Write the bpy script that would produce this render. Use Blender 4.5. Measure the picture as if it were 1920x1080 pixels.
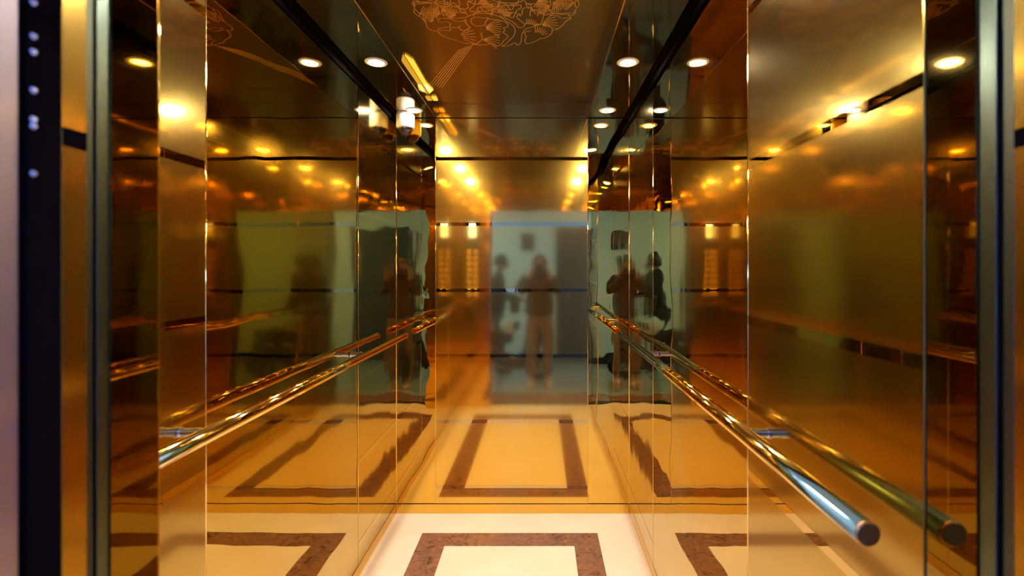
import bpy, bmesh, math, random
from mathutils import Vector, Matrix, noise as mnoise
random.seed(7)
for o in list(bpy.data.objects): bpy.data.objects.remove(o, do_unlink=True)
S = bpy.context.scene
COL = S.collection
F = 922.5                      # focal length in pixels of the 1920 wide frame
CX, CY, CH = 1012.0, 503.0, 1.47   # vanishing point, camera height

# ---------------------------------------------------------------- camera, world, exposure
cd = bpy.data.cameras.new('camera'); cam = bpy.data.objects.new('camera', cd); COL.objects.link(cam)
cam.location = (0, 0, CH); cam.rotation_euler = (math.pi/2, 0, 0)
cd.sensor_width = 36.0; cd.lens = F*36.0/1920.0
cd.shift_x = -(CX-960.0)/1920.0; cd.shift_y = -(540.0-CY)/1920.0
cd.clip_start = 0.005; cd.clip_end = 60
cd.dof.use_dof = True; cd.dof.focus_distance = 2.6; cd.dof.aperture_fstop = 2.6
S.camera = cam
w = bpy.data.worlds.new('world'); S.world = w; w.use_nodes = True
w.node_tree.nodes['Background'].inputs[0].default_value = (0.05, 0.07, 0.1, 1)
w.node_tree.nodes['Background'].inputs[1].default_value = 0.2
S.view_settings.view_transform = 'Standard'; S.view_settings.look = 'None'
S.view_settings.gamma = 1.0; S.view_settings.use_curve_mapping = False
S.view_settings.exposure = 0.0
S.cycles.max_bounces = 18; S.cycles.glossy_bounces = 14; S.cycles.diffuse_bounces = 4
S.cycles.sample_clamp_indirect = 12.0
S.cycles.use_denoising = True
LAMP = 820.0                   # downlight disc brightness
LAMP_COL = (1.0, 0.86, 0.64, 1)
LOBBY = 88.0                    # landing ceiling light brightness
LOBBY_COL = (0.135, 0.275, 1.0, 1)

# ---------------------------------------------------------------- places (metres)
XL, XR, YB, YF = -0.86, 0.537, 2.95, 0.684
ZC, ZR = 2.37, 2.455           # soffit and recessed ceiling heights
CL, CR = -0.6236, 0.2878       # brushed centre panel / ceiling recess
JL, JR = -0.528, 0.528         # opening
YM = 2.33                      # seam between side mirror and rear satin panel
YS = 1.265                     # front edge of side mirrors
ZK = 0.058                     # kick plate height
ZH = 2.08                      # head of the opening
YW = -1.85                     # far wall of the landing
STRIPS = [0.158, 0.552, 0.946, 1.338, 1.734, 2.126]

# ---------------------------------------------------------------- materials
def mat(name, col=(0.8,0.8,0.8), rough=0.5, metal=0.0, emit=None, estr=0.0, coat=0.0, spec=None):
    m = bpy.data.materials.new(name); m.use_nodes = True
    b = m.node_tree.nodes['Principled BSDF']
    b.inputs['Base Color'].default_value = (*col[:3], 1)
    b.inputs['Roughness'].default_value = rough
    b.inputs['Metallic'].default_value = metal
    b.inputs['Coat Weight'].default_value = coat
    if spec is not None: b.inputs['Specular IOR Level'].default_value = spec
    if emit is not None:
        b.inputs['Emission Color'].default_value = (*emit[:3], 1)
        b.inputs['Emission Strength'].default_value = estr
    return m
def N(m, t, **kw):
    n = m.node_tree.nodes.new(t)
    for k, v in kw.items(): setattr(n, k, v)
    return n
def LK(m, a, b): m.node_tree.links.new(a, b)
def coords(m, scale=(1,1,1)):
    t = N(m, 'ShaderNodeNewGeometry'); mp = N(m, 'ShaderNodeMapping')
    mp.inputs['Scale'].default_value = scale
    LK(m, t.outputs['Position'], mp.inputs['Vector']); return mp.outputs['Vector']
def wavy(m, scale, dist, nscale=1.0, seedoff=0.0):
    b = m.node_tree.nodes['Principled BSDF']
    v = coords(m, scale); n = N(m, 'ShaderNodeTexNoise'); n.inputs['Scale'].default_value = nscale
    n.inputs['Detail'].default_value = 1.0
    LK(m, v, n.inputs['Vector'])
    bp = N(m, 'ShaderNodeBump'); bp.inputs['Strength'].default_value = 1.0; bp.inputs['Distance'].default_value = dist
    LK(m, n.outputs['Fac'], bp.inputs['Height']); LK(m, bp.outputs['Normal'], b.inputs['Normal'])
    return m
GOLD = (0.80, 0.51, 0.09)
M = {}
M['mirror'] = wavy(mat('gold_mirror', GOLD, 0.012, 1.0), (1,1.0,1), 0.0017, 5.5)
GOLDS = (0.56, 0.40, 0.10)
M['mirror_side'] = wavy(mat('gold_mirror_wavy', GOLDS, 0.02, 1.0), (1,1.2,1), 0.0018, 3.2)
M['strip'] = mat('polished_gold_strip', (0.62,0.44,0.17), 0.015, 1.0)
def brushed(name, col, r1, r2, fac, grain):
    m = mat(name, col, r1, 1.0)
    nt = m.node_tree; b = nt.nodes['Principled BSDF']; out = nt.nodes['Material Output']
    b2 = N(m, 'ShaderNodeBsdfPrincipled'); b2.inputs['Base Color'].default_value = (*col,1)
    b2.inputs['Metallic'].default_value = 1.0; b2.inputs['Roughness'].default_value = r2
    mx = N(m, 'ShaderNodeMixShader'); mx.inputs[0].default_value = fac
    LK(m, b.outputs[0], mx.inputs[1]); LK(m, b2.outputs[0], mx.inputs[2]); LK(m, mx.outputs[0], out.inputs[0])
    v = coords(m, grain); n = N(m, 'ShaderNodeTexNoise'); n.inputs['Scale'].default_value = 1.0; n.inputs['Detail'].default_value = 3
    LK(m, v, n.inputs['Vector'])
    mr = N(m, 'ShaderNodeMapRange'); mr.inputs['To Min'].default_value = r1*0.85; mr.inputs['To Max'].default_value = r1*1.2
    LK(m, n.outputs['Fac'], mr.inputs['Value']); LK(m, mr.outputs[0], b.inputs['Roughness'])
    return m
M['brushed'] = brushed('brushed_gold_back', (0.80,0.51,0.10), 0.065, 0.20, 0.24, (260,3,6))
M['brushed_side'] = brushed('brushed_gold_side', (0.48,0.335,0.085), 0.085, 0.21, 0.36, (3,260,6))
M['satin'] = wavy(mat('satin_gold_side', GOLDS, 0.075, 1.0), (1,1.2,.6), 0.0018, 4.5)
M['mirror_jamb'] = mat('dark_gold_jamb', (0.34,0.235,0.06), 0.03, 1.0)
M['brushed_door'] = brushed('brushed_gold_door', (0.60,0.39,0.09), 0.13, 0.28, 0.25, (3,260,6))
M['ceil'] = brushed('brushed_bronze_ceiling', (0.30,0.20,0.075), 0.16, 0.36, 0.3, (8,200,5))
M['soffit'] = mat('dark_mirror_soffit', (0.32,0.27,0.25), 0.05, 1.0)
M['black'] = mat('black_gap', (0.012,0.010,0.010), 0.4)
M['blacktrim'] = mat('black_gloss_trim', (0.004,0.003,0.003), 0.5, spec=0.0)
M['steel'] = mat('brushed_steel', (0.16,0.22,0.20), 0.26, 1.0)
M['darksteel'] = mat('dark_green_steel', (0.09,0.11,0.09), 0.35, 1.0)
M['steelblue'] = brushed('brushed_hall_steel', (0.50,0.47,0.62), 0.12, 0.42, 0.65, (3,4,220))
M['chrome'] = mat('chrome', (0.78,0.76,0.80), 0.09, 1.0)
M['rail'] = mat('polished_rail', (0.92,0.66,0.21), 0.07, 1.0)
M['railcap'] = mat('rail_cap', (0.60,0.28,0.09), 0.35, 1.0)
M['white'] = mat('white_plastic', (0.85,0.83,0.80), 0.35)
M['whitering'] = mat('white_ring', (0.8,0.78,0.76), 0.4)
M['dome'] = mat('smoked_dome', (0.03,0.02,0.02), 0.04, 0.0, coat=0.5)
M['lens'] = mat('downlight_diffuser', (1,1,1), 0.5, emit=LAMP_COL, estr=LAMP)
M['lobbylens'] = mat('landing_light_diffuser', (1,1,1), 0.5, emit=LOBBY_COL, estr=LOBBY)
M['screen'] = mat('display_screen', (0.02,0.02,0.03), 0.2, emit=(0.55,0.65,1.0), estr=9.0)
M['digit'] = mat('display_digit', (0.01,0.01,0.02), 0.3)
M['button'] = mat('button_metal', (0.85,0.7,0.4), 0.15, 1.0)
M['buttonglow'] = mat('button_ring', (0.9,0.5,0.1), 0.3, emit=(1.0,0.62,0.2), estr=3.0)
M['etch'] = mat('etched_gold_line', (0.85,0.56,0.20), 0.48, 1.0)
M['glintdot'] = mat('glint_bead', (0.75,0.72,0.8), 0.08, 0.6)  # shiny dots standing for reflections on the sensor strip
# cream marble
m = mat('cream_marble', (0.86,0.80,0.70), 0.30, coat=0.25); M['cream'] = m
m.node_tree.nodes['Principled BSDF'].inputs['Coat Roughness'].default_value = 0.12
v = coords(m, (1,1,1)); n = N(m,'ShaderNodeTexNoise'); n.inputs['Scale'].default_value = 3.0; n.inputs['Detail'].default_value = 6
r = N(m,'ShaderNodeValToRGB'); r.color_ramp.elements[0].color = (0.84,0.76,0.72,1); r.color_ramp.elements[1].color = (0.88,0.82,0.80,1)
r.color_ramp.elements[0].position = .35; r.color_ramp.elements[1].position = .65
LK(m,v,n.inputs['Vector']); LK(m,n.outputs['Fac'],r.inputs['Fac']); LK(m,r.outputs['Color'],m.node_tree.nodes['Principled BSDF'].inputs['Base Color'])
# brown veined marble
def brown(name, dark, mid, vein):
    m = mat(name, mid, 0.22, coat=0.3)
    v = coords(m, (1,1,1)); n = N(m,'ShaderNodeTexNoise'); n.inputs['Scale'].default_value = 16; n.inputs['Detail'].default_value = 9; n.inputs['Roughness'].default_value = .68
    n.inputs['Distortion'].default_value = 1.6
    r = N(m,'ShaderNodeValToRGB'); e = r.color_ramp.elements
    e[0].position = .34; e[0].color = (*dark,1); e[1].position = .70; e[1].color = (*vein,1)
    x = e.new(.46); x.color = (*mid,1); x = e.new(.60); x.color = (mid[0]*1.25,mid[1]*1.2,mid[2]*1.2,1)
    LK(m,v,n.inputs['Vector']); LK(m,n.outputs['Fac'],r.inputs['Fac']); LK(m,r.outputs['Color'],m.node_tree.nodes['Principled BSDF'].inputs['Base Color'])
    return m
M['brown'] = brown('brown_marble', (0.09,0.040,0.030), (0.23,0.115,0.085), (0.42,0.23,0.13))
M['greyfloor'] = mat('grey_landing_floor', (0.30,0.34,0.36), 0.22, coat=0.3)
M['wallpaint'] = mat('landing_wall_paint', (0.74,0.82,0.84), 0.6)
M['baseboard'] = mat('dark_baseboard', (0.02,0.022,0.03), 0.3)
M['door'] = mat('dark_grey_door', (0.060,0.062,0.075), 0.35)
M['picframe'] = mat('dark_frame', (0.03,0.02,0.02), 0.3)
m = mat('dark_red_picture', (0.12,0.03,0.03), 0.3); M['pic'] = m
v = coords(m,(1,1,1)); n = N(m,'ShaderNodeTexNoise'); n.inputs['Scale'].default_value = 9; r = N(m,'ShaderNodeValToRGB')
r.color_ramp.elements[0].color=(0.02,0.015,0.02,1); r.color_ramp.elements[1].color=(0.25,0.04,0.04,1); r.color_ramp.elements[0].position=.4; r.color_ramp.elements[1].position=.62
LK(m,v,n.inputs['Vector']); LK(m,n.outputs['Fac'],r.inputs['Fac']); LK(m,r.outputs['Color'],m.node_tree.nodes['Principled BSDF'].inputs['Base Color'])
M['skin'] = mat('skin', (0.36,0.19,0.13), 0.5)
M['jacket'] = mat('brown_jacket', (0.055,0.030,0.014), 0.85)
M['trousers'] = mat('beige_trousers', (0.17,0.115,0.075), 0.85)
M['shoe'] = mat('tan_shoe', (0.62,0.36,0.22), 0.6)
M['hairbrown'] = mat('brown_hair', (0.045,0.025,0.018), 0.5)
M['hairblack'] = mat('black_hair', (0.012,0.010,0.010), 0.45)
M['darkcoat'] = mat('dark_coat', (0.018,0.020,0.026), 0.8)
M['darktrousers'] = mat('dark_trousers', (0.03,0.03,0.035), 0.85)
M['bag'] = mat('black_leather', (0.02,0.018,0.018), 0.5)
M['camblack'] = mat('camera_black', (0.012,0.012,0.013), 0.4)
M['glass'] = mat('lens_glass', (0.01,0.01,0.03), 0.03, coat=1.0)
M['tyre'] = mat('tyre', (0.015,0.015,0.015), 0.8)
M['scooter'] = mat('scooter_black', (0.03,0.03,0.034), 0.25, coat=0.4)
M['helmet'] = mat('pale_helmet', (0.55,0.60,0.60), 0.25)
M['eye'] = mat('eye_dark', (0.02,0.012,0.01), 0.1)

# ---------------------------------------------------------------- mesh helpers
def link(name, bm, m, parent=None, smooth=False, bevel=0.0, seg=2):
    me = bpy.data.meshes.new(name)
    bmesh.ops.recalc_face_normals(bm, faces=bm.faces)
    bm.to_mesh(me); bm.free()
    me.materials.append(M[m] if isinstance(m, str) else m)
    if smooth:
        for p in me.polygons: p.use_smooth = True
    o = bpy.data.objects.new(name, me); COL.objects.link(o)
    if parent is not None:
        o.parent = parent
        o.matrix_parent_inverse = Matrix.Translation(parent.location).inverted() if parent.parent is None else parent_world(parent).inverted()
    if bevel > 0:
        b = o.modifiers.new('bevel', 'BEVEL'); b.width = bevel; b.segments = seg; b.limit_method = 'ANGLE'
    return o
def parent_world(o):
    mw = Matrix.Translation(o.location)
    p = o.parent
    if p is not None: mw = parent_world(p) @ o.matrix_parent_inverse @ mw
    return mw
def bxm(bm, x0,x1,y0,y1,z0,z1):
    vs = [bm.verts.new(p) for p in ((x0,y0,z0),(x1,y0,z0),(x1,y1,z0),(x0,y1,z0),(x0,y0,z1),(x1,y0,z1),(x1,y1,z1),(x0,y1,z1))]
    for f in ((0,3,2,1),(4,5,6,7),(0,1,5,4),(1,2,6,5),(2,3,7,6),(3,0,4,7)): bm.faces.new([vs[i] for i in f])
def box(name, x0,x1,y0,y1,z0,z1, m, parent=None, bevel=0.0, seg=2):
    bm = bmesh.new(); bxm(bm, min(x0,x1),max(x0,x1),min(y0,y1),max(y0,y1),min(z0,z1),max(z0,z1))
    return link(name, bm, m, parent, bevel=bevel, seg=seg)
def boxes(name, lst, m, parent=None, bevel=0.0):
    bm = bmesh.new()
    for b in lst: bxm(bm, *b)
    return link(name, bm, m, parent, bevel=bevel)
def tubem(bm, pts, rad, seg=16, cap=True, closed=False):
    pts = [Vector(p) for p in pts]; n = len(pts)
    rads = rad if isinstance(rad, (list,tuple)) else [rad]*n
    rings = []; up = Vector((0,0,1))
    for i,p in enumerate(pts):
        if closed: d = pts[(i+1)%n]-pts[i-1]
        else: d = pts[min(i+1,n-1)]-pts[max(i-1,0)]
        d.normalize()
        u = up if abs(d.dot(up))<.95 else Vector((1,0,0))
        a = d.cross(u).normalized(); b = a.cross(d).normalized()
        rings.append([bm.verts.new(p+(a*math.cos(t)+b*math.sin(t))*rads[i]) for t in [2*math.pi*k/seg for k in range(seg)]])
    m_ = n if closed else n-1
    for i in range(m_):
        A, B = rings[i], rings[(i+1)%n]
        for k in range(seg): bm.faces.new((A[k],A[(k+1)%seg],B[(k+1)%seg],B[k]))
    if cap and not closed:
        bm.faces.new(rings[0][::-1]); bm.faces.new(rings[-1])
def tube(name, pts, rad, m, parent=None, seg=16, closed=False, smooth=True, bevel=0):
    bm = bmesh.new(); tubem(bm, pts, rad, seg, True, closed)
    o = link(name, bm, m, parent, smooth=smooth, bevel=bevel)
    return o
def lathem(bm, prof, c, seg=32, axis='z'):
    rings = []
    for r_, h in prof:
        ring = []
        for k in range(seg):
            t = 2*math.pi*k/seg
            if axis=='z': p = (c[0]+r_*math.cos(t), c[1]+r_*math.sin(t), c[2]+h)
            elif axis=='y': p = (c[0]+r_*math.cos(t), c[1]+h, c[2]+r_*math.sin(t))
            else: p = (c[0]+h, c[1]+r_*math.cos(t), c[2]+r_*math.sin(t))
            ring.append(bm.verts.new(p))
        rings.append(ring)
    for A,B in zip(rings, rings[1:]):
        for k in range(seg): bm.faces.new((A[k],A[(k+1)%seg],B[(k+1)%seg],B[k]))
    closed = prof[0] == prof[-1]
    if prof[0][0] > 1e-5 and not closed: bm.faces.new(rings[0])
    if prof[-1][0] > 1e-5 and not closed: bm.faces.new(rings[-1])
    bmesh.ops.remove_doubles(bm, verts=bm.verts, dist=1e-6)
def lathe(name, prof, c, m, parent=None, seg=32, axis='z', smooth=True):
    bm = bmesh.new(); lathem(bm, prof, c, seg, axis); o = link(name, bm, m, parent, smooth=smooth)
    if smooth:
        e = o.modifiers.new('edge','EDGE_SPLIT'); e.split_angle = math.radians(40)
    return o
def empty(name, loc, label=None, cat=None, group=None):
    o = bpy.data.objects.new(name, None); COL.objects.link(o); o.location = loc; o.empty_display_size = .05
    return tag(o, label, cat, group)
def tag(o, label=None, cat=None, group=None):
    if label: o['label'] = label
    if cat: o['category'] = cat
    if group: o['group'] = group
    return o
def struct(o): o['kind'] = 'structure'; return o

# ---------------------------------------------------------------- cab shell
T = 0.03
# floor: cream marble with brown marble frame
fl = struct(box('floor', XL-T, XR+T, 0.60, YB+T, -0.06, 0.0, 'cream'))
BX0, BX1, BY0, BY1, BWD = -0.651, 0.320, 0.947, 2.731, 0.147
boxes('marble_border', [(BX0,BX1,BY1-BWD*.87,BY1,0.0,0.0006),(BX0,BX1,BY0,BY0+BWD,0.0,0.0006),
     (BX0,BX0+BWD,BY0+BWD,BY1-BWD*.87,0.0,0.0006),(BX1-BWD*.93,BX1,BY0+BWD,BY1-BWD*.87,0.0,0.0006)], 'brown', fl)

def wall_parts(w, side):
    pass
P = 0.004
# back wall
wb = struct(box('wall_back', XL-T, XR+T, YB+0.004, YB+T, 0, ZR+.02, 'black'))
box('mirror_panel', XL, CL-.0015, YB-P+.002, YB+.004, ZK+.004, ZC-.004, 'mirror', wb, bevel=.0012)
box('mirror_panel', CR+.0015, XR, YB-P+.002, YB+.004, ZK+.004, ZC-.004, 'mirror', wb, bevel=.0012)
box('brushed_panel', CL, CR, YB-P, YB+.004, ZK+.004, ZC-.003, 'brushed', wb, bevel=.0015)
box('upper_panel', CL, CR, YB-P, YB+.004, ZC+.003, ZR, 'brushed', wb, bevel=.0015)
box('kick_plate', XL, XR, YB-P+.002, YB+.004, 0, ZK-.001, 'mirror', wb, bevel=.001)
for z in STRIPS:
    box('polished_strip', CL+.002, CR-.002, YB-P-.0008, YB, z-.0105, z+.0105, 'strip', wb)
for x in (CL, CR):
    tube('edge_bead', [(x,YB-P,ZK+.004),(x,YB-P,ZR)], .0016, 'rail', wb, 8)
# side walls
for nm, X, s in (('wall_left', XL, -1), ('wall_right', XR, 1)):
    ws = struct(box(nm, X+s*.002, X+s*T, YF-.07, YB+T, 0, ZC+.02, 'black'))
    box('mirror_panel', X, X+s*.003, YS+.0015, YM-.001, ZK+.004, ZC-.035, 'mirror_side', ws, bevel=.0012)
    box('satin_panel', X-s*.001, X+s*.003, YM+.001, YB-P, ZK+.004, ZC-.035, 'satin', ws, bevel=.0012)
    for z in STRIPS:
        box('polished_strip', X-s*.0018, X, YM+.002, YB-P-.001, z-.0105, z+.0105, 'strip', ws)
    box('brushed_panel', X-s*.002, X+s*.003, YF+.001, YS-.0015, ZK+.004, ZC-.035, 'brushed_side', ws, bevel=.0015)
    box('kick_plate', X, X+s*.003, YF+.001, YB-P, 0, ZK-.001, 'mirror', ws, bevel=.001)
    for z in STRIPS:
        box('polished_strip', X-s*.0028, X, YF+.002, YS-.003, z-.0105, z+.0105, 'strip', ws)
    tube('edge_bead', [(X-s*.0012,YS,ZK+.004),(X-s*.0012,YS,ZC-.036)], .0022, 'rail', ws, 8)
    tube('edge_bead', [(X-s*.0002,YM,ZK+.004),(X-s*.0002,YM,ZC-.036)], .0012, 'rail', ws, 8)
    box('corner_trim', X, X-s*.030, YF, YB-P, ZC-.010, ZC, 'blacktrim', ws)
    box('corner_trim', X, X-s*.006, YF, YB-P, ZC-.034, ZC-.010, 'blacktrim', ws)
for x in (XL+.0015, XR-.0015):
    tube('corner_bead', [(x,YB-P-.0005,ZK),(x,YB-P-.0005,ZC-.036)], .0018, 'rail', wb, 8)
# ceiling: soffits with a raised centre panel
YR0 = 0.98
ce = struct(box('ceiling', CL-.02, CR+.02, YR0-.02, YB+.02, ZR, ZR+.03, 'ceil'))
box('soffit_panel', XL, CL, YF, YB, ZC, ZC+.012, 'soffit', ce, bevel=.001)
box('soffit_panel', CR, XR, YF, YB, ZC, ZC+.012, 'soffit', ce, bevel=.001)
box('soffit_panel', CL, CR, YF, YR0, ZC, ZC+.012, 'soffit', ce, bevel=.001)
box('recess_side', CL-.01, CL+.0, YR0, YB, ZC+.012, ZR, 'soffit', ce)
box('recess_side', CR, CR+.01, YR0, YB, ZC+.012, ZR, 'soffit', ce)
box('recess_side', CL, CR, YR0-.01, YR0, ZC+.012, ZR, 'soffit', ce)
for x in (CL+.0015, CR-.0015):
    tube('edge_bead', [(x,YR0,ZC+.001),(x,YB-P,ZC+.001)], .002, 'rail', ce, 8)
# front return wall with opening
wf = struct(box('wall_front', XL, JL-.002, 0.612, YF-.004, 0, ZC, 'black'))
box('return_panel', XL, JL, YF-.004, YF, 0, ZC, 'brushed', wf, bevel=.001)
box('jamb_panel', JL-.004, JL, 0.606, YF-.004, 0, ZH, 'mirror_jamb', wf)
bm = bmesh.new()
v8 = [bm.verts.new(p) for z in (0,ZH) for p in ((.5375,.6056,z),(.5385,.6056,z),(.5385,YF-.001,z),(.5375,YF-.001,z))]
for f in ((0,3,2,1),(4,5,6,7),(0,1,5,4),(1,2,6,5),(2,3,7,6),(3,0,4,7)): bm.faces.new([v8[i] for i in f])
link('jamb_panel', bm, 'mirror_jamb', wf)
box('header_panel', JL, XR, YF-.004, YF, ZH, ZC, 'mirror', wf, bevel=.001)
box('header_core', JL, XR, 0.606, YF-.004, ZH+.004, ZC, 'black', wf)
box('header_soffit', JL, JR, 0.606, YF-.004, ZH, ZH+.004, 'mirror', wf)
for z in STRIPS:
    if z > 2.1 or z < .9: box('polished_strip', XL, JL-.002, YF, YF+.0008, z-.0105, z+.0105, 'strip', wf)
# door gear and hall-side frame, left then right (nearest the viewer last)
def jambstack(side, s, lat, rows):
    root = None
    for (nm, y0, y1, off, m) in rows:
        x = s*(lat+off)
        b = box(nm, x, s*(lat+.16), y0, y1, -.02, ZH+.04, m, root, bevel=.001 if y1-y0 > .01 else 0)
        if root is None: root = struct(b)
    return root
t1 = jambstack('left', -1, .528, [
    ('trim_1', 0.5885, 0.6055, .002, 'steel'),
    ('door_gap', 0.5820, 0.5885, .012, 'black'),
    ('landing_door_edge', 0.5745, 0.5820, .001, 'darksteel')])
t2 = jambstack('left', -1, .528, [
    ('door_1', 0.5430, 0.5740, .0, 'brushed_door')])
box('polished_strip', JL+.0008, JL-.003, 0.5440, 0.5730, 1.606, 1.627, 'blacktrim', t2)
t3 = jambstack('left', -1, .528, [
    ('trim_2', 0.4990, 0.5425, .0, 'blacktrim')])
t4 = jambstack('left', -1, .528, [
    ('trim_3', 0.455, 0.4985, .0, 'steelblue')])
JQ = .539
t5 = jambstack('right', 1, JQ, [
    ('trim_4', 0.5820, 0.6055, .001, 'steel'),
    ('door_gap', 0.5730, 0.5820, .012, 'black'),
    ('landing_door_edge', 0.5600, 0.5730, .001, 'darksteel')])
t6 = jambstack('right', 1, JQ, [
    ('door_2', 0.4990, 0.5595, .0, 'brushed_door')])
box('polished_strip', JQ-.0008, JQ+.003, 0.500, 0.5585, 1.606, 1.627, 'blacktrim', t6)
t7 = jambstack('right', 1, JQ, [
    ('trim_5', 0.455, 0.4985, .0, 'steelblue')])
# sill
struct(box('trim_6', -.69, .69, 0.48, 0.604, -.06, 0.0, 'steel'))
boxes('sill_groove', [(-.6,.6,y,y+.006,-.001,.0008) for y in (.50,.522,.545,.568,.588)], 'black', bpy.data.objects['trim_6'])
struct(box('trim_7', -.69, .69, 0.455, 0.600, ZH+.045, ZH+.25, 'blacktrim'))
# safety edge on the left, with shiny dots built in for reflections
le = empty('light_curtain', (JL+.004, 0.512, 1.0), 'tall narrow black door sensor strip with small shiny dots built for reflections at the far left', 'door sensor')
box('strip_body', JL+.004, JL-.001, 0.5020, 0.5200, 0.02, 2.05, 'blacktrim', le, bevel=.001)
for k, z in enumerate([1.568,1.617,1.624,1.654,1.694,1.710,1.745]):
    lathe('glint_dot', [(0,.0032),(.0022,.0026),(.0036,0)], (JL+.0035, 0.509, z), 'glintdot', le, 12, 'x')

# ---------------------------------------------------------------- etched flower on the raised ceiling
def cpix(px, py):     # a point of the ceiling plane seen at this pixel
    d = (ZR-CH)*F/(CY-py); return ((px-CX)/F*d, d)
def C6(*pts):         # traced points, detail crop origin 760,0 scale 5.647
    return [cpix(760+x/5.647, y/5.647) for x,y in pts]
LINES = []
L_ = LINES.append
L_(C6((70,30),(95,75),(90,120),(120,155),(165,185),(215,240),(235,290),(290,325),(345,325),(355,350),(430,395),(520,420),(600,450),(700,462),(740,470),(830,475),(920,462),(960,490),(1010,470),(1040,435),(1085,395)))
L_(C6((1020,488),(1090,485),(1160,452),(1190,480),(1225,440),(1232,370),(1270,310),(1340,285),(1400,262),(1480,262),(1545,290),(1555,340),(1510,385),(1440,410),(1430,400)))
L_(C6((1430,405),(1370,440),(1290,462),(1265,430),(1280,390),(1262,345),(1300,330),(1330,325)))
L_(C6((1560,320),(1620,300),(1670,260),(1700,225),(1755,190),(1720,150),(1780,160),(1785,120),(1810,90),(1795,40),(1800,0)))
L_(C6((220,235),(185,175),(220,140),(300,130),(325,130)))
L_(C6((90,35),(160,40),(220,30),(275,40),(300,75),(310,125)))
L_(C6((325,130),(330,90),(380,60),(460,50),(530,65),(575,60),(560,85),(625,110),(630,135),(520,130),(450,135),(445,165),(490,190),(580,190),(650,180),(700,155),(780,140),(900,150),(990,170),(1080,200),(1150,240),(1200,290),(1250,285),(1262,255),(1210,210),(1180,185)))
L_(C6((360,195),(345,215),(380,235),(440,230),(475,250),(465,285),(400,290),(350,310),(470,325),(480,295),(560,290),(580,270)))
L_(C6((640,205),(600,225),(530,220),(470,195),(360,195)))
L_(C6((640,205),(640,240),(680,290),(650,320),(590,315),(570,290)))
L_(C6((700,240),(700,200),(760,180),(820,190),(880,190),(850,230),(840,265),(780,275),(730,270),(700,240)))
L_(C6((880,195),(960,210),(1040,225),(1085,255),(1080,285),(1040,295),(1055,320),(1035,345),(1080,370),(1090,390)))
L_(C6((990,170),(1090,235),(1140,270),(1162,320),(1150,370),(1110,420),(1060,465),(1020,488)))
L_(C6((740,470),(800,430),(815,400),(800,360),(820,350)))
L_(C6((770,130),(765,100),(780,75),(860,70),(960,65),(1090,55),(1160,60),(1215,50),(1225,80),(1180,110),(1160,150),(1140,185),(1080,170),(1000,150)))
L_(C6((930,150),(920,110),(960,75)))
L_(C6((920,140),(860,135),(820,105),(800,75)))
L_(C6((1180,185),(1190,160),(1235,150),(1240,100),(1280,80),(1340,100),(1380,145),(1420,125),(1460,150),(1455,200),(1420,255),(1290,250),(1262,255)))
L_(C6((1262,10),(1290,40),(1330,55),(1345,95),(1420,105),(1490,105),(1520,85),(1540,40),(1530,0)))
L_(C6((1520,90),(1550,130),(1640,150),(1720,150)))
L_(C6((1460,160),(1540,155),(1620,170),(1650,190),(1755,185)))
L_(C6((575,60),(570,20),(560,0)))
L_(C6((670,0),(700,30),(780,45),(860,45),(930,40),(990,50),(1000,0)))
L_(C6((1110,50),(1180,40),(1200,0)))
L_(C6((300,30),(400,35),(470,30),(475,0)))
def fan(cx, cy, r0, r1, a0, a1, n, bend=0):
    for k in range(n):
        a = math.radians(a0+(a1-a0)*k/(n-1))
        pts = []
        for j in range(5):
            q = j/4; rr = r0+(r1-r0)*q; aa = a+math.radians(bend)*q
            pts.append((cx+rr*math.cos(aa), cy+rr*math.sin(aa)))
        L_(C6(*pts))
fan(150,210,60,150,-85,-20,7,14)
fan(300,240,20,110,-165,-100,5,12)
fan(390,120,10,120,-60,10,5,-18)
fan(840,300,20,180,-45,20,8,12)
fan(560,420,60,190,-60,0,6,16)
fan(820,420,10,180,-25,25,6,8)
fan(1310,330,80,130,-110,-40,7,10)
fan(1400,400,60,120,-110,-30,7,8)
fan(1440,280,20,180,-60,-5,6,14)
fan(1000,170,40,110,-110,-30,7,8)
fan(1420,-30,30,120,20,110,8,10)
fan(1560,-40,60,170,15,85,9,8)
fan(820,-60,60,110,60,110,6,6)
cyR = 1.864; cxR = -0.168
bm = bmesh.new()
def ribbon(bm, pts, wd=.0028, z=ZR-.0006):
    pts = [Vector((p[0],p[1],z)) for p in pts]
    # catmull-rom smoothing
    out = []
    for i in range(len(pts)-1):
        p0,p1,p2,p3 = pts[max(i-1,0)],pts[i],pts[i+1],pts[min(i+2,len(pts)-1)]
        for q in (0,.25,.5,.75):
            out.append(.5*((2*p1)+(p2-p0)*q+(2*p0-5*p1+4*p2-p3)*q*q+(-p0+3*p1-3*p2+p3)*q**3))
    out.append(pts[-1])
    prev = None
    for i,p in enumerate(out):
        d = out[min(i+1,len(out)-1)]-out[max(i-1,0)]
        if d.length < 1e-7: continue
        d.normalize(); nrm = Vector((-d.y,d.x,0))*wd/2
        cur = (bm.verts.new(p+nrm), bm.verts.new(p-nrm))
        if prev: bm.faces.new((prev[0],prev[1],cur[1],cur[0]))
        prev = cur
for ln in LINES:
    ribbon(bm, ln)
    ribbon(bm, [(2*cxR-x, 2*cyR-y) for x,y in ln])
res = bmesh.ops.extrude_face_region(bm, geom=bm.faces[:])
bmesh.ops.translate(bm, verts=[v for v in res['geom'] if isinstance(v, bmesh.types.BMVert)], vec=(0,0,.0006))
link('etched_flower', bm, 'etch', ce)
bm = bmesh.new()
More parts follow.
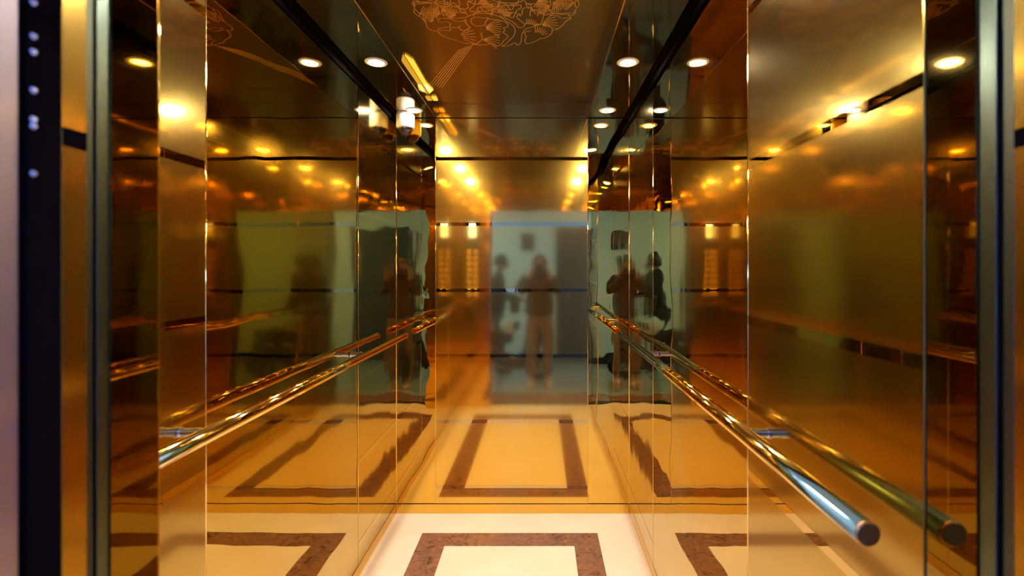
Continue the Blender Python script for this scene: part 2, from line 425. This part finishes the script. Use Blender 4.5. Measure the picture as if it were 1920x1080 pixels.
for k in range(6):       # light rays of the flare drawn as pale ribbons beside the flower
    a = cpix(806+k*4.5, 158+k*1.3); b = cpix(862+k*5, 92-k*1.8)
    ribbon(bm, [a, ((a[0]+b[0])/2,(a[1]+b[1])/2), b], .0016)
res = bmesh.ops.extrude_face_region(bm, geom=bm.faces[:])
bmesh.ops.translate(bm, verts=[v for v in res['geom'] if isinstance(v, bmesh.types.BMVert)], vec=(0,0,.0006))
M['flareray'] = mat('flare_ray_line', (1.0,0.80,0.50), 0.62, 1.0)  # pale colour stands in for the flare's fan of light
link('flare_ray', bm, 'flareray', ce)

# ---------------------------------------------------------------- downlights
def downlight(x, y, label):
    r = empty('downlight', (x,y,ZC), label, 'ceiling light', 'recessed downlights in the lift ceiling')
    lathe('trim_ring', [(.034,-.004),(.046,-.003),(.048,0),(.048,.002),(.034,.002),(.034,-.004)], (x,y,ZC), 'whitering', r)
    lathe('diffuser', [(0,-.0025),(.030,-.0025),(.034,-.0005),(.034,0.001)], (x,y,ZC), 'lens', r)
place = {0.80:'nearest the doorway', 1.47:'second from the doorway', 2.15:'second from the back wall', 2.80:'nearest the back wall'}
for x, sd in ((-0.715,'left'), (0.385,'right')):
    for y, pl in place.items():
        lab = 'small round white downlight in the %s dark soffit, %s' % (sd, pl)
        if y == 2.80 and sd == 'left': lab = 'small round white downlight in the left dark soffit, beside the security camera'
        downlight(x, y, lab)

# ---------------------------------------------------------------- yellow light flare on the raised ceiling, added as a glowing strip
M['yellow'] = mat('yellow_flare', (1,.7,.2), 0.4, emit=(1.0,0.55,0.04), estr=1.1)  # glow standing in for light thrown onto the ceiling
M['yellowhot'] = mat('yellow_flare_bright', (1,.8,.4), 0.4, emit=(1.0,0.70,0.22), estr=3.5)
r = empty('ceiling_flare', (CL+.02, 2.6, ZR-.01), 'added yellow glowing strip in the shape of a light flare on the raised ceiling panel', 'light flare')
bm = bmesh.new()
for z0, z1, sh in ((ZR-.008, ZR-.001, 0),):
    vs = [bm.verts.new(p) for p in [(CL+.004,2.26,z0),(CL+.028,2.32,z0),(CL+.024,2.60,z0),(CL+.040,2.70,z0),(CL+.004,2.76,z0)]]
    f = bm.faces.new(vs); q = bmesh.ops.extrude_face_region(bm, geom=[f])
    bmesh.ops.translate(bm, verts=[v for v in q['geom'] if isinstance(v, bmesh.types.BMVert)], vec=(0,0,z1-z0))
link('tube', bm, 'yellow', r)  # main streak of the flare, light built as a glowing slab
box('flare_end', CL+.004, CL+.03, 2.81, 2.87, ZR-.008, ZR-.001, 'yellow', r)
box('flare_core', CL+.010, CL+.026, 2.62, 2.71, ZR-.012, ZR-.008, 'yellowhot', r, bevel=.002)  # brightest core of the added flare

# ---------------------------------------------------------------- security camera
sx, sy = -0.783, 2.868
r = empty('security_camera', (sx,sy,ZC), 'white cylinder security camera with dark dome under the left soffit near the back corner', 'security camera')
lathe('mounting_base', [(.050,0),(.050,-.008),(.046,-.010)], (sx,sy,ZC), 'white', r)
lathe('housing', [(.046,-.008),(.0525,-.012),(.0525,-.078),(.048,-.084),(.036,-.086)], (sx,sy,ZC), 'white', r)
lathe('dome', [(.038,-.084)]+[(.038*math.cos(a),-.090-.038*math.sin(a)) for a in [math.pi/2*k/9 for k in range(10)]], (sx,sy,ZC), 'dome', r)
lathe('lens_ring', [(.042,-.0835),(.042,-.092),(.038,-.093)], (sx,sy,ZC), 'chrome', r)

# ---------------------------------------------------------------- handrails
def handrail(x, s, z, y0, y1, yb, label):
    r = empty('handrail', (x, y0, z), label, 'handrail', None)
    tube('rail', [(x,y0+.002,z),(x,y1-.002,z)], .0185, 'rail', r, 40, bevel=.0)
    for y, d in ((y0,-1),(y1,1)):
        lathe('end_cap', [(0,.002*d),(.0165,.002*d),(.0185,0),(.0185,-.004*d)], (x,y,z), 'railcap', r, 32, 'y')
    wx = XL if s<0 else XR
    for y in yb:
        b = lathe('bracket', [(.0105,0),(.0105,(wx-x)*.96)], (x,y,z), 'chrome', r, 24, 'x')
        lathe('wall_flange', [(.0105,(wx-x)*.90),(.0135,(wx-x)*.90),(.0135,(wx-x)*.97)], (x,y,z), 'chrome', r, 24, 'x')
        lathe('collar', [(.0118,(wx-x)*.30),(.0118,(wx-x)*.58)], (x,y,z), 'chrome', r, 24, 'x')
    return r
handrail(-0.778, -1, CH-.390, 0.72, 2.84, (1.17,2.23), 'polished round metal handrail on two brackets along the left mirror wall')
handrail(0.475, 1, CH-.385, 0.712, 2.90, (1.15,2.22), 'polished round metal handrail on the right wall with its blunt end towards the viewer')

# ---------------------------------------------------------------- control panel on the front return (seen in the mirrors)
px = -0.712
r = empty('control_panel', (px, YF, .9), 'tall brass lift control panel with lit display and two columns of round buttons', 'control panel')
box('face_plate', px-.075, px+.075, YF, YF+.006, .92, 2.02, 'strip', r, bevel=.002)
sc_ = box('display', px-.036, px+.036, YF+.006, YF+.009, 1.80, 1.945, 'screen', r, bevel=.001)
def seg7(on):
    w_, h_, t_ = .026, .056, .006; cx_, cz_ = px, 1.875; y0, y1 = YF+.009, YF+.0098
    R = {'a':(cx_-w_/2,cx_+w_/2,y0,y1,cz_+h_/2-t_,cz_+h_/2),'g':(cx_-w_/2,cx_+w_/2,y0,y1,cz_-t_/2,cz_+t_/2),'d':(cx_-w_/2,cx_+w_/2,y0,y1,cz_-h_/2,cz_-h_/2+t_),
         'L1':(cx_-w_/2,cx_-w_/2+t_,y0,y1,cz_,cz_+h_/2),'L0':(cx_-w_/2,cx_-w_/2+t_,y0,y1,cz_-h_/2,cz_),'R1':(cx_+w_/2-t_,cx_+w_/2,y0,y1,cz_,cz_+h_/2),'R0':(cx_+w_/2-t_,cx_+w_/2,y0,y1,cz_-h_/2,cz_)}
    return [R[k] for k in on]
boxes('digit', seg7(('a','g','d','L1','R0')), 'digit', sc_)
for k in range(8):
    for dx in (-.035,.035):
        z = 1.20+k*.064
        b = lathe('button', [(0,.006),(.015,.006),(.017,.003),(.017,0)], (px+dx,YF+.006,z), 'button', r, 20, 'y')
        lathe('button_ring', [(.0175,.0025),(.020,.0025),(.020,0),(.0175,0)], (px+dx,YF+.006,z), 'buttonglow', b, 20, 'y')

# ---------------------------------------------------------------- landing (seen in the mirrors)
LX0, LX1, LZ = -2.6, 2.6, 2.62
struct(box('floor_landing', LX0-.1, LX1+.1, YW-.1, 0.48, -.08, 0.0, 'greyfloor'))
struct(box('trim_8', -1.2, 1.2, 0.10, 0.479, -.01, 0.0015, 'brown'))
struct(box('wall_landing', LX0, LX1, YW-.1, YW, 0, LZ, 'wallpaint'))
struct(box('baseboard_landing', LX0, 0.255, YW, YW+.012, 0, .118, 'baseboard'))
struct(box('wall_landing_left', LX0-.1, LX0, YW-.1, 0.455, 0, LZ, 'wallpaint'))
struct(box('wall_landing_right', LX1, LX1+.1, YW-.1, 0.455, 0, LZ, 'wallpaint'))
struct(box('ceiling_landing', LX0, LX1, YW, 0.455, LZ, LZ+.1, 'wallpaint'))
wl = struct(box('wall_landing_lift', LX0, -.69, 0.455, 0.60, 0, LZ, 'wallpaint'))
box('wall_section', .69, LX1, 0.455, 0.60, 0, LZ, 'wallpaint', wl)
box('wall_section', -.69, .69, 0.455, 0.60, ZH+.26, LZ, 'wallpaint', wl)
# landing door
d3 = struct(box('door_3', .30, 1.20, YW, YW+.04, 0.004, 2.08, 'door', bevel=.003))
boxes('door_frame', [(.262,.30,YW,YW+.05,0,2.12),(1.20,1.238,YW,YW+.05,0,2.12),(.30,1.20,YW,YW+.05,2.08,2.12)], 'door', d3, bevel=.002)
boxes('door_panel', [(.38,.73,YW+.04,YW+.048,1.10,1.98),(.77,1.12,YW+.04,YW+.048,1.10,1.98),(.38,.73,YW+.04,YW+.048,.12,.98),(.77,1.12,YW+.04,YW+.048,.12,.98)], 'door', d3, bevel=.004)
tube('door_handle', [(.36,YW+.04,1.04),(.36,YW+.085,1.04),(.48,YW+.085,1.04)], .009, 'chrome', d3, 12)
# pictures
def picture(x0, z0, wd, ht, label):
    r = empty('framed_picture', (x0,YW,z0), label, 'picture')
    boxes('frame', [(x0,x0+wd,YW,YW+.022,z0,z0+.016),(x0,x0+wd,YW,YW+.022,z0+ht-.016,z0+ht),(x0,x0+.016,YW,YW+.022,z0+.016,z0+ht-.016),(x0+wd-.016,x0+wd,YW,YW+.022,z0+.016,z0+ht-.016)], 'picframe', r)
    box('picture_sheet', x0+.016, x0+wd-.016, YW, YW+.012, z0+.016, z0+ht-.016, 'pic', r)
picture(-.29, 1.755, .20, .26, 'small dark red picture hanging on the pale landing wall beside the dark door')
# landing ceiling lights
for x, lab in ((-1.75,'square white light panel in the landing ceiling, on the side of the pictures'),(1.75,'square white light panel in the landing ceiling, on the side of the dark door')):
    r = empty('ceiling_panel_light', (x,-.7,LZ), lab, 'ceiling light')
    boxes('frame', [(x-.32,x+.32,-1.02,-1.0,LZ-.02,LZ),(x-.32,x+.32,-.40,-.38,LZ-.02,LZ),(x-.32,x-.30,-1.0,-.40,LZ-.02,LZ),(x+.30,x+.32,-1.0,-.40,LZ-.02,LZ)], 'white', r)
    box('diffuser', x-.30, x+.30, -1.0, -.40, LZ-.012, LZ-.002, 'lobbylens', r)

# ---------------------------------------------------------------- people
def skin_geo(verts, edges, root=0, sub=2):
    """verts: list of (x,y,z,r) or (x,y,z,rx,ry)"""
    me = bpy.data.meshes.new('tmp'); me.from_pydata([v[:3] for v in verts], edges, [])
    o = bpy.data.objects.new('tmp', me); COL.objects.link(o)
    sm = o.modifiers.new('s','SKIN'); sm.use_smooth_shade = True; sm.branch_smoothing = .6
    for i, sv in enumerate(me.skin_vertices[0].data):
        v = verts[i]; sv.radius = (v[3], v[4] if len(v) > 4 else v[3]); sv.use_root = (i == root)
    ss = o.modifiers.new('u','SUBSURF'); ss.levels = sub; ss.render_levels = sub
    bpy.context.view_layer.update()
    ev = o.evaluated_get(bpy.context.evaluated_depsgraph_get())
    out = bpy.data.meshes.new_from_object(ev)
    bpy.data.objects.remove(o, do_unlink=True); bpy.data.meshes.remove(me)
    return out
def add_me(bm, me):
    bm.from_mesh(me); bpy.data.meshes.remove(me)
def head_geo(bm, c, fwd, h=.225):
    """head ellipsoid with brow, nose, mouth, chin and ears; fwd = facing direction"""
    f = Vector(fwd).normalized(); up = Vector((0,0,1)); rt = f.cross(up).normalized(); up = rt.cross(f)
    t = bmesh.new(); bmesh.ops.create_uvsphere(t, u_segments=40, v_segments=28, radius=1)
    for v in t.verts:
        a, b, d = v.co.x, v.co.y, v.co.z          # a right, b forward, d up
        jaw = max(0,-d); x = a*(.075-.022*jaw*jaw-.006*jaw); y = b*.095*(1 if b<0 else 1-.06*abs(d)); z = d*h*.5
        if b < 0: x *= 1.02
        if b > 0:
            g = lambda px_, pz_, sx_, sz_: math.exp(-((a-px_)/sx_)**2-((d-pz_)/sz_)**2)
            y += .020*g(0,-.12,.13,.16) + .010*g(0,.02,.10,.2)      # nose
            y -= .010*(g(.42,.06,.2,.13)+g(-.42,.06,.2,.13))         # eye sockets
            y += .005*(g(.38,.24,.35,.09)+g(-.38,.24,.35,.09))       # brow
            y += .007*g(0,-.46,.26,.07) - .003*g(0,-.52,.24,.02) + .005*g(0,-.56,.22,.05)  # lips
            y += .010*g(0,-.82,.3,.15)                               # chin
        v.co = Vector(c) + rt*x + f*y + up*z
    for s in (-1,1):
        q = bmesh.new(); bmesh.ops.create_uvsphere(q, u_segments=14, v_segments=10, radius=1)
        for v in q.verts: v.co = Vector(c)+rt*(s*.075+v.co.x*.010)+f*(-.012+v.co.y*.018)+up*(-.005+v.co.z*.032)
        me = bpy.data.meshes.new('t'); q.to_mesh(me); q.free(); t.from_mesh(me); bpy.data.meshes.remove(me)
    me = bpy.data.meshes.new('t'); t.to_mesh(me); t.free(); bm.from_mesh(me); bpy.data.meshes.remove(me)
def hand_geo(bm, wrist, direc, palm_n, thumb_side, curl=.9, L=.17):
    """palm with five separate curled fingers; direc wrist->knuckles, palm_n direction fingers curl towards, thumb_side direction of the thumb"""
    w_, d, n_, s_ = Vector(wrist), Vector(direc).normalized(), Vector(palm_n).normalized(), Vector(thumb_side).normalized()
    pl = L*.48
    def chain(pts, rr):
        vs = [(*p, r_) for p,r_ in zip(pts, rr)]
        add_me(bm, skin_geo(vs, [(i,i+1) for i in range(len(vs)-1)], 0, 2))
    vs = [(*(w_-d*.02),.021,.026)]
    vs = [(*(w_-d*.03),.022), (*(w_+d*pl*.35),.026), (*(w_+d*pl*.9),.024)]
    chain([v[:3] for v in vs],[.021,.027,.024])
    for k,(off,ln) in enumerate(((.032,.42),(.011,.48),(-.011,.45),(-.031,.36))):
        a = w_+d*pl*.35+s_*off*.7; b = w_+d*pl+s_*off
        seg = L*ln; ang = curl*(.45+.05*k); p = b.copy(); pts = [a,b]; th = 0
        for q in (.45,.31,.24):
            th += ang; p = p+(d*math.cos(th)+n_*math.sin(th))*seg*q; pts.append(p.copy())
        chain(pts,[.010,.0095,.0088,.008,.0068])
    a = w_+d*pl*.2+s_*.02; b = a+s_*.028+d*.02+n_*.008; c = b+d*.03+s_*.008+n_*.014; e = c+d*.024+n_*.012
    chain([a,b,c,e],[.014,.012,.010,.008])

def finish(name, bm, m, parent, ext=None):
    return link(name, bm, m, parent, smooth=True)

def eyes(parent, c, fwd, h):
    f = Vector(fwd).normalized(); up = Vector((0,0,1)); rt = f.cross(up).normalized(); up = rt.cross(f)
    for sd_ in (-1,1):
        q = bmesh.new(); bmesh.ops.create_uvsphere(q, u_segments=16, v_segments=12, radius=1)
        for v in q.verts: v.co = Vector(c)+rt*(sd_*.031+v.co.x*.013)+f*(.076+v.co.y*.009)+up*(h*.03+v.co.z*.006)
        link('eye', q, 'eye', parent, smooth=True)

# photographer, facing the mirror, both hands at the camera in front of her face
pw = empty('person', (0,-.25,0), 'woman in brown jacket and beige trousers holding a camera to her face', 'person')
hip = (0,-.25,.90)
body_v = [(0,-.25,.93,.14,.10),(0,-.25,1.06,.115,.085),(0,-.25,1.20,.13,.09),(0,-.25,1.32,.12,.08),(0,-.245,1.40,.05,.05),(0,-.235,1.45,.047,.047),
  (-.085,-.25,.86,.085),(-.095,-.25,.50,.052),(-.10,-.26,.10,.036),(-.10,-.15,.045,.032),
  (.085,-.25,.86,.085),(.095,-.25,.50,.052),(.10,-.26,.10,.036),(.10,-.15,.045,.032),
  (-.17,-.25,1.335,.052),(-.215,-.18,1.165,.041),(-.115,-.085,1.385,.026),
  (.17,-.25,1.335,.052),(.215,-.18,1.165,.041),(.115,-.085,1.385,.026)]
body_e = [(0,1),(1,2),(2,3),(3,4),(4,5),(0,6),(6,7),(7,8),(8,9),(0,10),(10,11),(11,12),(12,13),(3,14),(14,15),(15,16),(3,17),(17,18),(18,19)]
bm = bmesh.new(); add_me(bm, skin_geo(body_v, body_e))
head_geo(bm, (0,-.215,1.52), (0,1,-.05), .215)
hand_geo(bm, (-.112,-.083,1.395), (.35,.1,1), (.9,.2,.1), (.1,-.9,.2), .95, .155)
hand_geo(bm, (.112,-.083,1.395), (-.35,.1,1), (-.9,.2,.1), (-.1,-.9,.2), .95, .155)
finish('body', bm, 'skin', pw); eyes(pw, (0,-.215,1.52), (0,1,-.05), .215)
jk_v = [(0,-.25,.80,.205,.145),(0,-.25,1.05,.19,.13),(0,-.25,1.20,.175,.12),(0,-.25,1.32,.145,.10),(0,-.243,1.425,.062,.062),
  (-.18,-.25,1.33,.074),(-.225,-.18,1.16,.066),(-.13,-.10,1.35,.040),(.18,-.25,1.33,.074),(.225,-.18,1.16,.066),(.13,-.10,1.35,.040)]
jk_e = [(0,1),(1,2),(2,3),(3,4),(3,5),(5,6),(6,7),(3,8),(8,9),(9,10)]
bm = bmesh.new(); add_me(bm, skin_geo(jk_v, jk_e)); finish('jacket', bm, 'jacket', pw)
bm = bmesh.new(); add_me(bm, skin_geo([(0,-.25,1.02,.150,.105),(0,-.25,.90,.165,.118),(-.095,-.25,.78,.098),(-.10,-.25,.50,.078),(-.105,-.255,.12,.064),(.095,-.25,.78,.098),(.10,-.25,.50,.078),(.105,-.255,.12,.064)], [(0,1),(1,2),(2,3),(3,4),(1,5),(5,6),(6,7)], 1)); finish('trousers', bm, 'trousers', pw)
for s in (-1,1):
    bm = bmesh.new(); add_me(bm, skin_geo([(s*.105,-.30,.045,.040),(s*.108,-.22,.042,.042),(s*.115,-.12,.036,.038),(s*.118,-.06,.032,.030)], [(0,1),(1,2),(2,3)])); finish('shoe', bm, 'shoe', pw)
def hair_shell(c, rx, ry, rz, fwd, length, flare):
    # a shell over the skull, open at the face, falling to the given length
    t = bmesh.new(); f = Vector(fwd); rt = f.cross(Vector((0,0,1))); NU, NV = 36, 16
    rows = []
    for j in range(NV+1):
        q = j/NV; row = []
        for i in range(NU+1):
            am = 180-34*min(1,max(0,(q-.24)/.12)); a = math.radians(-am+2*am*i/NU)   # 0 = back of the head
            side = abs(a)/math.radians(148)
            if q < .5:
                th = q/.5*math.pi/2; rr = math.sin(th); zz = rz*math.cos(th)
                opened = max(0, side-.72)/.28
                zz += rz*.0*opened
            else:
                rr = 1+flare*(q-.5)*2*math.sin((q-.5)*2*math.pi*.6); zz = -length*(q-.5)*2
            wob = 1+.025*math.sin(i*1.7+j*.4)
            row.append(t.verts.new(Vector(c)+rt*(rx*rr*math.sin(a)*wob)-f*(ry*rr*math.cos(a)*wob)+Vector((0,0,zz))))
        rows.append(row)
    for A,B in zip(rows,rows[1:]):
        for k in range(NU): t.faces.new((A[k],A[k+1],B[k+1],B[k]))
    # crown closed towards the forehead
    bmesh.ops.remove_doubles(t, verts=t.verts, dist=1e-5)
    return t
bm = hair_shell((0,-.222,1.535), .093, .108, .112, (0,1,0), .175, .25)
hw = finish('hair', bm, 'hairbrown', pw); sd = hw.modifiers.new('s','SOLIDIFY'); sd.thickness = .012; sd.offset = -1
# camera in her hands (behind the viewpoint)
r = empty('camera_in_hands', (0,-.05,CH), 'black photo camera held up to the face of the woman in the brown jacket', 'camera')
box('camera_body', -.066, .066, -.115, -.062, CH-.045, CH+.045, 'camblack', r, bevel=.008, seg=3)
box('viewfinder', -.022, .022, -.118, -.066, CH+.045, CH+.064, 'camblack', r, bevel=.005)
lathe('lens_barrel', [(.034,-.062),(.034,-.035),(.037,-.033),(.037,-.016),(.032,-.013),(.030,-.020)], (0,0,CH), 'camblack', r, 32, 'y')
lathe('lens_glass', [(0,-.018),(.02,-.019),(.030,-.022)], (0,0,CH), 'glass', r, 32, 'y')
# her shoulder bag
r = empty('handbag', (-.27,-.28,.93), 'black shoulder bag hanging at the side of the woman in the brown jacket', 'bag')
bm = bmesh.new(); bxm(bm, -.375,-.255,-.42,-.26,.90,1.12); link('bag_body', bm, 'bag', r, bevel=.03, seg=4, smooth=True)
tube('strap', [(-.315,-.28,1.10),(-.30,-.24,1.25),(-.20,-.20,1.385),(-.18,-.27,1.42),(-.21,-.34,1.37),(-.29,-.39,1.22),(-.315,-.40,1.10)], .009, 'bag', r, 10)

# man in dark clothes in profile, facing the woman
mx, my = -.60, -1.12
pm = empty('person', (mx,my,0), 'man in a dark coat standing in profile behind a black scooter', 'person')
bv = [(mx,my,.92,.10,.15),(mx,my,1.06,.09,.135),(mx+.01,my,1.22,.10,.15),(mx+.015,my,1.35,.09,.13),(mx+.03,my,1.43,.052),(mx+.045,my,1.47,.05),
  (mx,my-.09,.84,.085),(mx+.03,my-.10,.47,.056),(mx,my-.10,.10,.04),(mx+.13,my-.10,.045,.034),
  (mx,my+.09,.84,.085),(mx+.05,my+.10,.47,.056),(mx+.02,my+.10,.10,.04),(mx+.15,my+.10,.045,.034),
  (mx+.01,my-.19,1.36,.055),(mx+.05,my-.22,1.10,.044),(mx+.27,my-.16,1.03,.028),
  (mx+.01,my+.19,1.36,.055),(mx+.05,my+.22,1.10,.044),(mx+.27,my+.16,1.03,.028)]
bm = bmesh.new(); add_me(bm, skin_geo(bv, body_e)); head_geo(bm, (mx+.06,my,1.545), (1,.15,-.2), .225)
hand_geo(bm, (mx+.285,my-.155,1.03), (1,.1,-.05), (0,.1,-1), (0,1,.1), .9, .18)
hand_geo(bm, (mx+.285,my+.155,1.03), (1,-.1,-.05), (0,-.1,-1), (0,-1,.1), .9, .18)
finish('body', bm, 'skin', pm); eyes(pm, (mx+.06,my,1.545), (1,.15,-.2), .225)
cv = [(mx,my,.78,.14,.185),(mx,my,1.06,.125,.17),(mx+.01,my,1.22,.13,.175),(mx+.015,my,1.35,.11,.15),(mx+.03,my,1.455,.062),
  (mx+.01,my-.20,1.355,.078),(mx+.05,my-.225,1.10,.062),(mx+.25,my-.165,1.035,.042),(mx+.01,my+.20,1.355,.078),(mx+.05,my+.225,1.10,.062),(mx+.25,my+.165,1.035,.042)]
bm = bmesh.new(); add_me(bm, skin_geo(cv, jk_e)); finish('coat', bm, 'darkcoat', pm)
bm = bmesh.new(); add_me(bm, skin_geo([(mx,my,1.02,.11,.15),(mx,my,.92,.12,.16),(mx,my-.095,.80,.095),(mx+.03,my-.105,.47,.08),(mx,my-.105,.11,.066),(mx,my+.095,.80,.095),(mx+.05,my+.105,.47,.08),(mx+.02,my+.105,.11,.066)], [(0,1),(1,2),(2,3),(3,4),(1,5),(5,6),(6,7)], 1)); finish('trousers', bm, 'darktrousers', pm)
for s in (-1,1):
    x0 = mx+(.02 if s>0 else 0)
    bm = bmesh.new(); add_me(bm, skin_geo([(x0-.05,my+s*.10,.048,.042),(x0+.04,my+s*.102,.045,.044),(x0+.13,my+s*.105,.038,.04),(x0+.19,my+s*.106,.034,.032)], [(0,1),(1,2),(2,3)])); finish('shoe', bm, 'bag', pm)
bm = hair_shell((mx+.05,my,1.575), .086, .106, .098, (1,0,0), .06, 0)
hm = finish('hair', bm, 'hairblack', pm); sd = hm.modifiers.new('s','SOLIDIFY'); sd.thickness = .010; sd.offset = -1

# scooter he stands behind (long side across the doorway)
scx, scy = -.36, -.60
r = empty('motor_scooter', (scx,scy,0), 'black motor scooter parked on the landing in front of the man in the dark coat', 'scooter')
def wheel(x):
    wv = empty('wheel_hub', (x,scy,.2)); bpy.data.objects.remove(wv)
    w1 = lathe('wheel', [(.105,-.035),(.15,-.04),(.178,-.03),(.185,0),(.178,.03),(.15,.04),(.105,.035),(.105,-.035)], (x,scy,.185), 'tyre', r, 36, 'y')
    bm = bmesh.new(); lathem(bm, [(0,-.03),(.03,-.03),(.03,.03),(0,.03)], (x,scy,.185), 20, 'y')
    for k in range(5):
        a = 2*math.pi*k/5; tubem(bm, [(x,scy,.185),(x+.108*math.cos(a),scy,.185+.108*math.sin(a))], .012, 8)
    link('wheel_rim', bm, 'steel', w1, smooth=True)
wheel(-.86); wheel(-.02)
bm = bmesh.new(); add_me(bm, skin_geo([(-.93,scy,.42,.05,.07),(-.80,scy,.44,.10,.09),(-.62,scy,.40,.11,.09),(-.46,scy,.26,.05,.10),(-.26,scy,.22,.035,.11),(-.12,scy,.34,.05,.12),(-.07,scy,.60,.04,.13),(-.10,scy,.78,.035,.09)], [(i,i+1) for i in range(7)])); finish('bodywork', bm, 'scooter', r)
bm = bmesh.new(); add_me(bm, skin_geo([(-.92,scy,.56,.035,.09),(-.70,scy,.575,.04,.11),(-.50,scy,.57,.038,.105),(-.34,scy,.555,.032,.085)], [(0,1),(1,2),(2,3)])); finish('seat', bm, 'bag', r)
tube('steering_column', [(-.02,scy,.185),(-.06,scy,.45),(-.12,scy,.88)], .02, 'scooter', r, 12)
tube('handlebar', [(-.20,scy-.22,.92),(-.13,scy-.13,.91),(-.12,scy,.88),(-.13,scy+.13,.91),(-.20,scy+.20,.92)], .014, 'scooter', r, 12)
for s in (-1,1):
    mr_ = tube('mirror_stem', [(-.13,scy+s*.12,.91),(-.10,scy+s*.17,1.03)], .006, 'scooter', r, 8)
    lathe('rear_mirror', [(0,.012),(.04,.008),(.05,0),(.04,-.008),(0,-.01)], (-.10,scy+s*.17,1.06), 'chrome', mr_, 20, 'x')
tube('seat_post', [(-.50,scy,.30),(-.46,scy,.55)], .022, 'scooter', r, 12)
tube('kick_stand', [(-.52,scy,.26),(-.50,scy-.16,.0)], .01, 'steel', r, 10)
lathe('headlight', [(0,.02),(.04,.015),(.052,0),(.04,-.02)], (-.045,scy,.72), 'chrome', r, 20, 'x')
# pale helmet resting on the scooter seat
bm = bmesh.new(); bmesh.ops.create_uvsphere(bm, u_segments=32, v_segments=20, radius=1)
for v in bm.verts: v.co = Vector((-.40+v.co.x*.135*(1 if v.co.z>-.2 else .9), scy+v.co.y*.115, .712+(v.co.z*.125 if v.co.z>-.75 else -.094)))
he = empty('helmet', (-.40,scy,.60), 'pale grey helmet resting on the front of the black scooter seat', 'helmet')
link('shell', bm, 'helmet', he, smooth=True)
bm = bmesh.new()
bmesh.ops.create_uvsphere(bm, u_segments=28, v_segments=16, radius=1)
bmesh.ops.delete(bm, geom=[v for v in bm.verts if v.co.x < .35 or abs(v.co.z) > .45], context='VERTS')
for v in bm.verts: v.co = Vector((-.40+v.co.x*.139, scy+v.co.y*.119, .722+v.co.z*.125))
link('visor', bm, 'glass', he, smooth=True)
